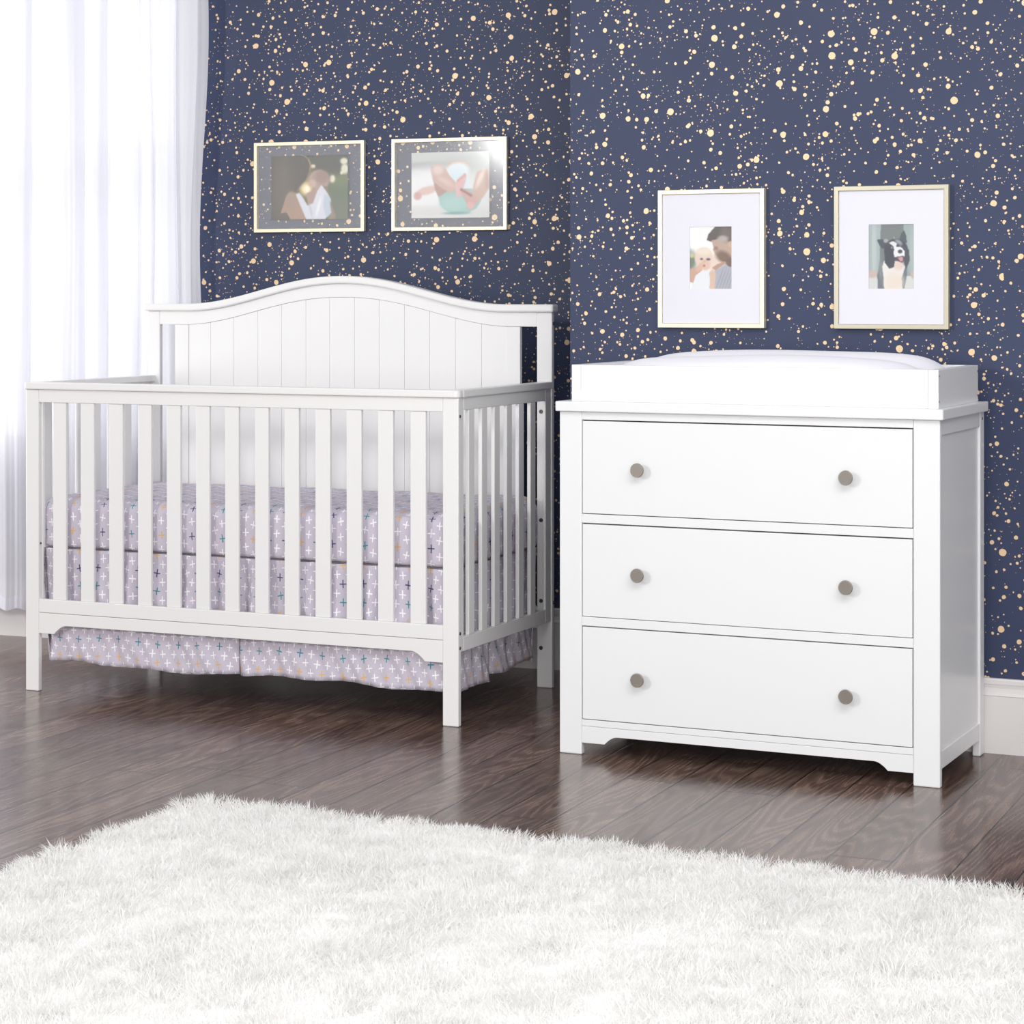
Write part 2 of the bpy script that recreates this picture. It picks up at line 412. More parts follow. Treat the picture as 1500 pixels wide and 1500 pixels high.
sway = 0.006*np.sin(S2*0.05 + Z*2.2) + 0.004*np.sin(S2*0.11 - Z*3.1)
edge = np.clip((S2-270)/27, 0, 1)
X2 = X + sway + edge*(0.012*np.sin(Z*5.0-1.9)+0.004)
Yc = -(D2*amp*np.where(D2 < 0, 1.4, 1.1)) + 0.0006*np.sin(S2*0.8 + 0.9*np.sin(Z*2)) + 0.003*np.sin(S2*0.23+Z*1.7)
hemz = 0.004*np.sin(S2*0.21); Zc = Z + hemz*(Z < 0.12)
co_ = grid_mesh('drape', np.stack([X2, Yc, Zc], -1), M_CURT, cur)
hsel = [0, 1]
zz = np.linspace(0, 1, 4); Ph = np.zeros((len(xs), 4, 3))
for j, q in enumerate(zz):
    Ph[:, j, 0] = X2[:, 0]*(1-q) + X2[:, 1]*q; Ph[:, j, 1] = Yc[:, 0]*(1-q) + Yc[:, 1]*q - 0.0015; Ph[:, j, 2] = Zc[:, 0] + 0.040*q - 0.0005
grid_mesh('hem', Ph, M_HEM, cur)

# ------------------------------------------------------------------ crib
crib = thing('crib', (-2.1983, 5.4176, 0), -0.0534, 'white wooden convertible baby crib with arched plank headboard and slatted sides', 'crib')
L = 1.3627; Dp = 0.630; B = 0.0015
def part(name, x0, x1, y0, y1, z0, z1, mat=M_CRIB, parent=crib, bevel=B):
    bm = new_bm(); box(bm, x0, x1, y0, y1, z0, z1); return obj(name, bm, mat, parent, bevel)
ZR, ZC = 0.8215, 0.8585
for x0, x1 in ((-L, -L+0.044), (-0.046, 0)): part('leg', x0, x1, 0, 0.018, 0, ZC, bevel=0.003)
for x0, x1 in ((-L, -L+0.044), (-0.0475, 0)): part('leg', x0, x1, Dp, Dp+0.018, 0, 1.0768, bevel=0.003)
xi0, xi1 = -L+0.044, -0.046
part('front_rail', xi0, xi1, 0.001, 0.017, ZR, ZC)
part('front_bottom_rail', xi0, xi1, 0.001, 0.017, 0.2245, 0.2625)
# apron with bracket cut-outs
def apron(x0, x1, ztop, zin, zend, y0, y1, flat, run, name, mat, parent):
    n = 10; bot = [(x0, zend), (x0+flat, zend)]
    for i in range(1, n+1):
        q = i/n; bot.append((x0+flat+run*q, zend+(zin-zend)*(math.sin(q*math.pi/2)**0.9)))
    right = [(x1-(bx-x0), z) for bx, z in bot][::-1]
    bot = bot + right
    top = [(x, ztop) for x, z in bot]
    bm = new_bm(); prism_xz(bm, top, bot, y0, y1); return obj(name, bm, mat, parent, 0.001)
apron(xi0, xi1, 0.2235, 0.190, 0.165, 0.001, 0.017, 0.052, 0.042, 'apron', M_CRIB, crib)
slat_x = [(-1.2725,-1.2282),(-1.1783,-1.1345),(-1.0837,-1.0388),(-.9886,-.9449),(-.8944,-.85),(-.8001,-.7568),(-.7075,-.664),(-.6131,-.5709),(-.5215,-.4769),(-.4267,-.3818),(-.3322,-.287),(-.2381,-.1927),(-.1422,-.0971)]
for a, b in slat_x: part('front_slat', a, b, 0.004, 0.015, 0.2625, ZR, bevel=0.002)
# top caps with rounded corners
def arc_pts(cx, cy, r, a0, a1, n=6): return [(cx+r*math.cos(math.radians(a0+(a1-a0)*i/n)), cy+r*math.sin(math.radians(a0+(a1-a0)*i/n))) for i in range(n+1)]
ov = 0.008; r = 0.014; CT = 0.8785
bm = new_bm()
pts = arc_pts(-L-0.006+r, -ov+r, r, 180, 270) + arc_pts(0.004-r, -ov+r, r, 270, 360) + [(0.004, 0.024), (-L-0.006, 0.024)]
slab_outline(bm, pts, ZC, CT); obj('front_cap', bm, M_CRIB, crib, 0.003)
for sx in (0, 1):
    xo = (-L-0.006, -L+0.030) if sx == 0 else (-0.032, 0.004)
    bm = new_bm()
    rr = 0.010
    if sx: pts = [(xo[0], 0.0245), (xo[1], 0.0245)] + arc_pts(xo[1]-rr, Dp-0.0005-rr, rr, 0, 90) + [(xo[0], Dp-0.0005)]
    else: pts = [(xo[0], 0.0245), (xo[1], 0.0245), (xo[1], Dp-0.0005)] + arc_pts(xo[0]+rr, Dp-0.0005-rr, rr, 90, 180)
    slab_outline(bm, pts, ZC, CT); obj('side_cap', bm, M_CRIB, crib, 0.003)
    a, b = (-0.020, -0.003) if sx else (-L+0.003, -L+0.020)
    sa, sb = (-0.0105, -0.003) if sx else (-L+0.003, -L+0.0105)
    part('side_stile', a, b, 0.0185, 0.0385, 0.1925, ZC); part('side_stile', sa, sb, 0.590, Dp-0.0005, 0.1925, ZC)
    part('side_rail', a, b, 0.0388, 0.5895, 0.825, ZC); part('side_rail', a, b, 0.0388, 0.5895, 0.1925, 0.2305)
    for k in range(6):
        y = 0.0710 + 0.0822*k
        part('side_slat', (-0.0140 if sx else -L+0.004), (-0.003 if sx else -L+0.015), y, y+0.0365, 0.2305, 0.825, bevel=0.002)
# headboard
xc = -0.6790
def arch(x):
    u = min(abs(x-xc)/0.535, 1.0)
    return 0.0835 * (0.5+0.5*math.cos(math.pi*u**1.04)) 
xsamp = [-L-0.006 + (L+0.014)*i/80 for i in range(81)]
bm = new_bm(); prism_xz(bm, [(x, 1.1000+arch(x)) for x in xsamp], [(x, 1.0770+arch(x)) for x in xsamp], Dp-0.013, Dp+0.030)
obj('headboard_cap', bm, M_CRIB, crib, 0.006, seg=3)
xsamp = [xi0 + (-0.0475-xi0)*i/80 for i in range(81)]
def low(x):
    u = min(abs(x-xc)/0.555, 1.0); return 1.0355 + 0.0845*(0.5+0.5*math.cos(math.pi*u**1.1))
bm = new_bm(); prism_xz(bm, [(x, 1.0772+arch(x)) for x in xsamp], [(x, low(x)) for x in xsamp], Dp+0.001, Dp+0.017)
obj('headboard_rail', bm, M_CRIB, crib, 0.0012)
for a, b in ((-1.2641, -1.2160), (-0.1440, -0.1004)):
    bm = new_bm(); prism_xz(bm, [(a, low(a)-.0006), (b, low(b)-.0006)], [(a, 0.23), (b, 0.23)], Dp+0.001, Dp+0.017); obj('headboard_stile', bm, M_CRIB, crib, B)
part('headboard_bottom_rail', xi0, -0.0475, Dp+0.001, Dp+0.017, 0.17, 0.23)
gr = [-1.2160,-1.1371,-1.0550,-.9706,-.8883,-.8043,-.7236,-.6392,-.5571,-.4735,-.3908,-.3071,-.2232,-.1440]
bm = new_bm()
for a, b in zip(gr, gr[1:]):
    n = 5; X_ = [a+0.0004 + (b-a-0.0008)*i/n for i in range(n+1)]
    prism_xz(bm, [(x, low(x)-.0005) for x in X_], [(x, 0.2303) for x in X_], Dp+0.0032, Dp+0.011)
obj('headboard_panel', bm, M_CRIB, crib, 0.0010)
bm = new_bm(); box(bm, gr[0]+.001, gr[-1]-.001, Dp+0.0112, Dp+0.015, 0.2305, 1.035); obj('headboard_backing', bm, M_CRIB, crib)
# bolts
def bolt(x, y, z, axis='y', r=0.006):
    bm = new_bm(); lathe_y(bm, [(0, -0.0004), (r*0.45, -0.0004), (r*0.5, -0.0024), (r*0.85, -0.0024), (r, -0.0010), (r, 0.001), (0, 0.001)], 20)
    o = obj('bolt', bm, M_STEEL, crib, smooth=False); o.location = (x, y, z)
    if axis == 'x': o.rotation_euler = (0, 0, math.pi/2)
    return o
for z in (0.792, 0.4805, 0.249, 0.114): bolt(-0.034, Dp+0.0002, z)
for z in (0.81, 0.243, 0.205): bolt(-0.0002, 0.0085, z, 'x', 0.0042)
bolt(-0.0002, Dp+0.009, 1.045, 'x', 0.005); bolt(-0.0002, Dp+0.009, 0.245, 'x', 0.005)
bolt(-L+0.0442, 0.009, 0.42, 'x', 0.003)
part('mattress_support', -L+0.050, -0.052, 0.045, 0.600, 0.384, 0.396, M_STEEL)

# mattress: rounded, softly puckered
def superbox(x0, x1, y0, y1, z0, z1, rad, rz, nx, ny, nz):
    """closed rounded block as bmesh with UVs in metres (sides unrolled, top planar)"""
    bm = new_bm(); uvl = bm.loops.layers.uv.new('UVMap')
    hx, hy, hz = (x1-x0)/2, (y1-y0)/2, (z1-z0)/2; cx, cy, cz = (x0+x1)/2, (y0+y1)/2, (z0+z1)/2
    rz_top = rz
    def rnd(p):
        rz = rz_top if p.z > 0 else rz_top*0.35
        q = Vector((max(-hx+rad, min(hx-rad, p.x)), max(-hy+rad, min(hy-rad, p.y)), max(-hz+rz, min(hz-rz, p.z))))
        d = p-q; dn = Vector((d.x/rad, d.y/rad, d.z/rz))
        if dn.length > 1e-9:
            dn.normalize(); d = Vector((dn.x*rad, dn.y*rad, dn.z*rz))
        return q+d
    def lin(h, r, n):
        a = list(np.linspace(-h, -h+r, 6)[:-1]) + list(np.linspace(-h+r, h-r, n)) + list(np.linspace(h-r, h, 6)[1:]); return a
    X, Y, Zs = lin(hx, rad, nx), lin(hy, rad, ny), lin(hz, rz, nz)
    cache = {}
    def vt(x, y, z):
        k = (round(x, 6), round(y, 6), round(z, 6))
        if k not in cache:
            p = rnd(Vector((x, y, z)))
            # puckers along the sides, stronger low down
            side = max(0.0, 1-abs(p.z)/hz*0.6)
            s = p.x if abs(abs(y)-hy) < 1e-6 else p.y
            w = 0.0035*math.sin(s*66+1.3*math.sin(s*23)) + 0.002*math.sin(s*151+2)
            if z < hz-1e-6:
                if abs(abs(y)-hy) < 1e-6: p.y += math.copysign(w*side, y)
                if abs(abs(x)-hx) < 1e-6: p.x += math.copysign(w*side*0.5, x)
            else: p.z += 0.0022*math.sin(p.x*21+p.y*9)*math.sin(p.y*30+1) - 0.004*(1-((p.x/hx)**2))*0
            cache[k] = bm.verts.new(p + Vector((cx, cy, cz)))
        return cache[k]
    def quad(ps, uvs):
        f = bm.faces.new([vt(*p) for p in ps]); f.smooth = True
        for l, u in zip(f.loops, uvs): l[uvl].uv = u
    for i in range(len(X)-1):
        for j in range(len(Y)-1):
            c_ = [(X[i], Y[j]), (X[i+1], Y[j]), (X[i+1], Y[j+1]), (X[i], Y[j+1])]
            quad([(a, b, hz) for a, b in c_], [(a+3, b+3) for a, b in c_]); quad([(a, b, -hz) for a, b in c_], [(a, b) for a, b in c_])
        for j in range(len(Zs)-1):
            c_ = [(X[i], Zs[j]), (X[i+1], Zs[j]), (X[i+1], Zs[j+1]), (X[i], Zs[j+1])]
            for y in (-hy, hy): quad([(a, y, b) for a, b in c_], [(a+3, b) for a, b in c_])
    for i in range(len(Y)-1):
        for j in range(len(Zs)-1):
            c_ = [(Y[i], Zs[j]), (Y[i+1], Zs[j]), (Y[i+1], Zs[j+1]), (Y[i], Zs[j+1])]
            for x in (-hx, hx): quad([(x, a, b) for a, b in c_], [(a+3+hx+hy, b) for a, b in c_])
    return bm
mat = thing('crib_mattress', crib.location + Vector((0, 0, 0.398)), -0.0534, 'crib mattress in a lilac fitted sheet printed with small plus signs', 'mattress')
bm = superbox(-1.338, -0.026, 0.030, 0.614, 0.006, 0.155, 0.045, 0.038, 90, 34, 8); obj('fitted_sheet', bm, M_SHEET, mat)
bm = superbox(-1.318, -0.046, 0.052, 0.598, 0.000, 0.100, 0.03, 0.02, 20, 10, 4); obj('mattress_core', bm, M_MAT, mat)

# crib skirt: panels hanging behind the slats
sk = thing('crib_skirt', crib.location, -0.0534, 'lilac plus-print dust ruffle hanging under the mattress inside the crib', 'crib skirt')
def skirt(p0, p1, nrm, u0, seed, zb=0.083, taper=(0, 0), ztop=0.405):
    p0 = Vector(p0); p1 = Vector(p1); n = 260; m = 26; ln = (p1-p0).length; d = (p1-p0)/ln; nr = Vector(nrm)
    P = np.zeros((n, m, 3)); UV = np.zeros((n, m, 2)); r_ = random.Random(seed); ph = [r_.uniform(0, 6) for _ in range(6)]
    acc = u0
    for i in range(n):
        s = ln*i/(n-1); S = s + u0
        if i: acc += ln/(n-1)*1.10
        for j in range(m):
            q = j/(m-1); low_ = 1-q; ztip = zb + 0.004*math.sin(S*9+ph[0]) + 0.003*math.sin(S*26+ph[1])
            z = ztip + (ztop-ztip)*q
            env = math.sin(min(low_*1.25, 1.0)*math.pi*0.5)
            upper = math.exp(-((q-0.62)/0.33)**2)
            w = upper*(0.0085*math.sin(S*58+ph[2]+1.2*math.sin(S*17+ph[3])) + 0.004*math.sin(S*103+ph[4]+low_*2))
            w += env*0.0035*math.sin(S*31+ph[5]+q*9) + env*0.0018*math.sin(S*140+q*20)
            e = min(s, ln-s); curl = -0.020*math.exp(-e/0.018)*low_
            pos = p0 + d*s + nr*(w+curl)
            P[i, j] = (pos.x, pos.y, z); UV[i, j] = (acc, z+0.004*math.sin(S*20))
    o = grid_mesh('skirt_panel', P, M_SKIRT, sk, UV)
    md = o.modifiers.new('cloth', 'SOLIDIFY'); md.thickness = 0.0012; md.offset = -1
    return o
yf = 0.0325; xr = -0.0335
skirt((-1.318, yf, 0), (-0.6885, yf, 0), (0, -1, 0), 0.0, 1, 0.082)
skirt((-0.6865, yf+0.002, 0), (-0.040, yf-0.003, 0), (0, -1, 0), 0.7, 2, 0.085)
skirt((xr, 0.042, 0), (xr, 0.301, 0), (1, 0, 0), 1.45, 3, 0.076)
skirt((xr-0.004, 0.303, 0), (xr-0.002, 0.600, 0), (1, 0, 0), 1.75, 4, 0.090)
skirt((-1.3275, 0.600, 0), (-1.3275, 0.042, 0), (-1, 0, 0), 2.1, 5, 0.083)
skirt((-0.045, 0.606, 0), (-1.318, 0.606, 0), (0, 1, 0), 2.7, 6, 0.083)

# ------------------------------------------------------------------ dresser
DO = (-0.8974, 5.1359, 0); DA = -0.0771
dr = thing('dresser', DO, DA, 'white three-drawer dresser with round nickel knobs', 'dresser')
W = 0.9505
def dp(name, x0, x1, y0, y1, z0, z1, bevel=0.0012, mat=M_DRES, parent=dr):
    bm = new_bm(); box(bm, x0, x1, y0, y1, z0, z1); return obj(name, bm, mat, parent, bevel)
TZ = 0.8418
for x0, x1 in ((-W, -0.8912), (-0.0627, 0)): dp('leg', x0, x1, 0, 0.020, 0, TZ, 0.003)
for x0, x1 in ((-W, -W+0.02), (-0.020, 0)): dp('leg', x0, x1, 0.390, 0.4310, 0, TZ, 0.003)
for x0, x1 in ((-W+0.001, -W+0.019), (-0.019, -0.001)):
    dp('side_rail', x0, x1, 0.0202, 0.3898, 0.8055, TZ); dp('side_rail', x0, x1, 0.0202, 0.3898, 0.0405, 0.0815)
for x0, x1 in ((-W+0.006, -W+0.015), (-0.015, -0.006)):
    dp('side_panel', x0, x1, 0.0202, 0.3898, 0.0817, 0.8053)
xa, xb = -0.8910, -0.0629
dp('top_rail', xa, xb, 0.001, 0.019, 0.8215, TZ)
dp('drawer_divider', xa, xb, 0.001, 0.30, 0.5685, 0.5905)
dp('drawer_divider', xa, xb, 0.001, 0.30, 0.3165, 0.3385)
dp('bottom_rail', xa, xb, 0.001, 0.30, 0.0705, 0.0865)
apron(xa, xb, 0.0700, 0.0485, 0.0290, 0.0015, 0.0185, 0.060, 0.034, 'apron', M_DRES, dr)
dp('back_panel', -W+0.021, -0.021, 0.415, 0.424, 0.05, TZ)
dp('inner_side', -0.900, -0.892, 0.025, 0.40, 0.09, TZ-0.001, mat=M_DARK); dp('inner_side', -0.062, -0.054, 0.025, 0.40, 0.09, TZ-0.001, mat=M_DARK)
for z0, z1, zk in ((0.5925, 0.8185, 0.7035), (0.3400, 0.5655, 0.4492), (0.0885, 0.3140, 0.1962)):
    f = dp('drawer', xa+0.0025, xb-0.0018, 0.0, 0.020, z0, z1, 0.001)
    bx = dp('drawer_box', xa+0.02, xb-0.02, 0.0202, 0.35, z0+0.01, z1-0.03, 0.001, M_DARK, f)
    for kx in (-0.7365, -0.2165):
        bm = new_bm()
        lathe_y(bm, [(0, 0.0), (0.0075, 0.0), (0.0075, -0.003), (0.0055, -0.006), (0.0055, -0.013), (0.0105, -0.0165), (0.0165, -0.0185), (0.0172, -0.0205), (0.0168, -0.0235), (0.0155, -0.0245), (0.0150, -0.0240), (0, -0.0240)], 40, kx, zk)
        k = obj('knob', bm, M_NICKEL, f, smooth=False); k['label'] = 'round brushed nickel knob'
        for p_ in k.data.polygons: p_.use_smooth = abs(p_.normal.y) < 0.97
bm = new_bm(); slab_outline(bm, arc_pts(-0.9581+0.006, -0.012+0.006, 0.006, 180, 270) + arc_pts(0.0100-0.006, -0.012+0.006, 0.006, 270, 360) + [(0.0100, 0.4315), (-0.9581, 0.4315)], TZ, 0.8660)
obj('top', bm, M_DRES, dr, 0.002)
bm = new_bm(); lathe_y(bm, [(0, -0.0003), (0.002, -0.0003), (0.002, -0.001), (0.0035, -0.001), (0.004, 0.001), (0, 0.001)], 16); b_ = obj('bolt', bm, M_STEEL, dr); b_.location = (0.0002, 0.41, 0.825); b_.rotation_euler = (0, 0, math.pi/2)

# changing tray and pad
tr = thing('changing_tray', Vector(DO)+Vector((0, 0, 0.8660)), DA, 'low white open changing tray standing on the dresser top', 'changing tray')
tx0, tx1, ty0, ty1, th_ = -0.9262, -0.0085, 0.019, 0.402, 0.0895
dp('front_board', tx0+0.0245, tx1-0.0245, ty0, ty0+0.016, 0, th_, parent=tr)
dp('back_board', tx0+0.0245, tx1-0.0245, ty1-0.016, ty1, 0, th_, parent=tr)
for x0, x1 in ((tx0, tx0+0.0242), (tx1-0.0242, tx1)): dp('side_board', x0, x1, ty0, ty1, 0, th_, parent=tr)
for y, z in ((ty0+0.006, 0.016), (ty0+0.006, 0.075), (ty1-0.006, 0.016), (ty1-0.006, 0.075)):
    bm = new_bm(); lathe_y(bm, [(0, -0.0005), (0.0025, -0.0005), (0.003, 0.001), (0, 0.001)], 12); b_ = obj('screw', bm, M_STEEL, tr); b_.location = (tx1, y, z); b_.rotation_euler = (0, 0, math.pi/2)
pad = thing('changing_pad', Vector(DO)+Vector((0, 0, 0.8662)), DA, 'white contoured changing pad lying in the changing tray', 'changing pad')
n, m = 150, 60
px0, px1, py0, py1 = tx0+0.026, tx1-0.026, ty0+0.018, ty1-0.018
P = np.zeros((n, m, 3))
for i in range(n):
    for j in range(m):
        u = i/(n-1); v_ = j/(m-1)
        eu = max(0.0, 1-abs(2*u-1)**9); ev = max(0.0, 1-abs(2*v_-1)**7)
        crown = 0.126 - 0.016*((u-0.54)/0.5)**2
        h_ = crown - 0.030*math.exp(-((v_-0.48)/0.17)**2) - 0.016*math.exp(-((v_-0.10)/0.14)**2)
        endd = (1-max(0, 1-u*6)**2*0.22)*(1-max(0, 1-(1-u)*9)**2*0.12)
        z = h_*endd*(eu**0.4)*(ev**0.42) + 0.0012*math.sin(u*11+v_*5)*ev*eu
        P[i, j] = (px0+(px1-px0)*u, py0+(py1-py0)*v_, max(z, 0.0))
grid_mesh('pad_cover', P, M_PAD, pad)
P2 = P.copy(); P2[:, :, 2] = 0.0; grid_mesh('pad_base', P2, M_PAD, pad)

# ------------------------------------------------------------------ photo prints
def SR(c): return np.array(srgb(*c)[:3])
class Pic:
    def __init__(s, nx, ny, bg):
        s.nx, s.ny = nx, ny
        s.u, s.v = np.meshgrid(np.linspace(0, 1, nx), np.linspace(0, 1, ny), indexing='ij')   # v measured downwards
        s.a = np.zeros((nx, ny, 3)) + np.array(bg, float)
    def blend(s, m, c):
        s.a = s.a*(1-m[..., None]) + np.array(c, float)*m[..., None]
    def ell(s, cx, cy, rx, ry, c, ang=0, soft=0.15, op=1.0):
        t_ = math.radians(ang); x = s.u-cx; y = s.v-cy
        X_ = (x*math.cos(t_)+y*math.sin(t_))/rx; Y_ = (-x*math.sin(t_)+y*math.cos(t_))/ry
        d = np.sqrt(X_**2+Y_**2); s.blend(np.clip((1-d)/soft+0.5, 0, 1)*op, c)
    def poly(s, pts, c, op=1.0):
        ins = np.zeros_like(s.u, bool); k = len(pts)
        for i in range(k):
            (x1, y1), (x2, y2) = pts[i], pts[(i+1) % k]
            cnd = ((y1 > s.v) != (y2 > s.v))
            with np.errstate(divide='ignore', invalid='ignore'):
                xi = (x2-x1)*(s.v-y1)/((y2-y1) if y2 != y1 else 1e-9)+x1
            ins ^= cnd & (s.u < xi)
        s.blend(ins.astype(float)*op, c)
    def grad(s, c0, c1):
        s.a = np.array(c0, float)*(1-s.v[..., None]) + np.array(c1, float)*s.v[..., None]
    def blur(s, k=1):
        for _ in range(k):
            p = np.pad(s.a, ((1, 1), (1, 1), (0, 0)), mode='edge')
            s.a = (p[:-2, 1:-1]+p[2:, 1:-1]+p[1:-1, :-2]+p[1:-1, 2:]+2*p[1:-1, 1:-1])/6
    def mesh(s, x0, x1, z0, z1, y, parent):
        P = np.zeros((s.nx, s.ny, 3)); P[..., 0] = x0+(x1-x0)*s.u; P[..., 1] = y; P[..., 2] = z1-(z1-z0)*s.v
        o = grid_mesh('photo_print', P, M_PRINT, parent, smooth=False)
        at = o.data.color_attributes.new('ink', 'FLOAT_COLOR', 'POINT')
        c = s.a/255.0; c = np.where(c <= 0.04045, c/12.92, ((c+0.055)/1.055)**2.4)
        rgba = np.concatenate([c, np.ones(c.shape[:2]+(1,))], -1).astype(np.float32); at.data.foreach_set('color', rgba.reshape(-1))
        return o

def pic_mother():
    p = Pic(150, 118, (46, 50, 42))
    p.ell(.85, .62, .30, .40, (92, 110, 84), soft=.8); p.ell(.9, .36, .2, .12, (120, 128, 86), soft=.9, op=.7)
    p.ell(.9, .90, .25, .16, (104, 112, 96), soft=.8); p.ell(.78, .12, .35, .18, (70, 72, 64), soft=.7)
    for c in ((.95, .10, .05, .05), (.96, .22, .05, .08), (.80, .37, .035, .06), (.92, .28, .02, .03), (.55, .17, .03, .03)): p.ell(*c, (232, 228, 205), soft=.6)
    p.ell(.46, .45, .13, .25, (190, 165, 110), soft=1.1, op=.8)
    p.poly([(0, 0), (.44, 0), (.50, .06), (.52, .16), (.49, .26), (.46, .36), (.42, .44), (.36, .50), (.32, .55), (.2, 1), (0, 1)], (66, 58, 52))
    p.ell(.16, .5, .14, .6, (98, 90, 80), soft=.9, op=.7); p.ell(.36, .2, .12, .2, (70, 66, 62), soft=.7)
    for k in range(7): p.ell(.05+.05*k, .45, .008, .45, (112, 102, 90), ang=4+k, soft=.9, op=.5)
    p.poly([(.44, 0), (.50, .06), (.525, .16), (.50, .27), (.47, .33), (.50, .25), (.505, .15), (.48, .06), (.42, 0)], (196, 160, 120), .8)
    p.ell(.46, .52, .07, .09, (255, 236, 180), soft=.9); p.ell(.47, .52, .03, .045, (255, 252, 235), soft=.8)
    p.poly([(.12, .90), (.20, .62), (.25, .57), (.32, .58), (.38, .68), (.46, 1), (.25, 1), (.2, .88)], (172, 138, 118))
    p.ell(.27, .68, .08, .12, (164, 138, 122), soft=.5)
    p.poly([(.46, .60), (.52, .56), (.60, .50), (.64, .60), (.60, .78), (.48, .78)], (176, 146, 134))
    p.ell(.63, .38, .135, .155, (182, 154, 144), soft=.12); p.ell(.67, .33, .1, .11, (138, 112, 104), soft=.8, op=.6); p.ell(.54, .44, .05, .06, (206, 176, 160), soft=.5)
    p.poly([(.66, .46), (.74, .50), (.76, .62), (.68, .62)], (140, 116, 106))
    p.poly([(.32, .60), (.37, .58), (.42, .66), (.48, .78), (.55, .74), (.60, .56), (.66, .46), (.72, .56), (.78, .68), (.79, .90), (.70, 1), (.46, 1)], (222, 224, 234))
    p.poly([(.70, .60), (.77, .66), (.79, .90), (.72, .97), (.68, .8)], (196, 208, 222)); p.poly([(.76, .70), (.80, .80), (.845, .95), (.82, 1), (.74, 1), (.79, .90)], (150, 128, 108))
    p.ell(.62, .80, .02, .16, (240, 242, 248), ang=12, soft=.7); p.ell(.52, .86, .015, .1, (200, 204, 216), ang=-10, soft=.7)
    p.a = p.a*0.92 + 6; p.blur(2); return p
def pic_legs():
    p = Pic(150, 118, (228, 228, 228))
    p.grad((200, 204, 202), (232, 232, 232)); p.ell(.28, .20, .45, .06, (168, 170, 172), soft=1.0, op=.8); p.ell(.9, .15, .5, .14, (186, 192, 190), soft=.8)
    p.ell(.25, .65, .55, .40, (238, 238, 238), soft=.5); p.ell(.5, .95, .8, .12, (206, 206, 206), soft=1.0, op=.5); p.ell(.1, .9, .4, .08, (218, 216, 214), soft=1.0, op=.6)
    p.ell(.60, .20, .13, .07, (206, 180, 158), soft=.6); p.ell(.60, .28, .14, .12, (226, 234, 240), soft=.4); p.ell(.60, .46, .13, .2, (214, 232, 238), soft=.4)
    p.ell(.20, .58, .14, .06, (222, 192, 184), ang=-18, soft=.5); p.ell(.08, .66, .05, .06, (212, 166, 166), soft=.5)
    p.poly([(.34, .62), (.50, .56), (.78, .56), (.90, .74), (.84, .86), (.72, .93), (.56, .94), (.44, .89), (.37, .80)], (156, 196, 190))
    p.ell(.54, .78, .16, .10, (172, 208, 202), soft=.9); p.ell(.58, .93, .16, .02, (118, 168, 162), soft=.8)
    p.poly([(.26, .22), (.30, .55), (.35, .68), (.46, .60), (.40, .35), (.34, .2)], (180, 142, 132))
    p.poly([(.25, .26), (.30, .19), (.37, .18), (.44, .25), (.50, .37), (.58, .47), (.56, .60), (.50, .62), (.38, .54), (.28, .44)], (206, 174, 164)); p.ell(.34, .27, .07, .07, (226, 204, 198), soft=.8)
    p.ell(.44, .45, .04, .12, (220, 190, 182), ang=-55, soft=.8)
    p.poly([(.84, .30), (.92, .27), (1, .29), (1, .55), (.92, .70), (.84, .80), (.78, .66), (.80, .5)], (204, 172, 158)); p.ell(.88, .42, .03, .14, (228, 208, 198), ang=20, soft=.8); p.ell(.97, .42, .03, .14, (186, 150, 136), soft=.8)
    p.poly([(.58, .46), (.64, .38), (.70, .34), (.71, .38), (.68, .52), (.645, .66), (.61, .71), (.57, .66)], (222, 180, 178))
    for k in range(5): p.ell(.60+.022*k, .44-.022*k, .016, .026, (214, 158, 158), soft=.5)
    p.poly([(.62, .58), (.70, .56), (.80, .64), (.85, .74), (.80, .86), (.74, .86), (.70, .76)], (206, 164, 158)); p.ell(.76, .82, .05, .05, (224, 176, 174), soft=.5)
    for k in range(5): p.ell(.645+.030*k, .575+.022*k, .018, .022, (150, 106, 98), soft=.6)
    p.a = p.a*0.96 + 6; p.blur(2); return p
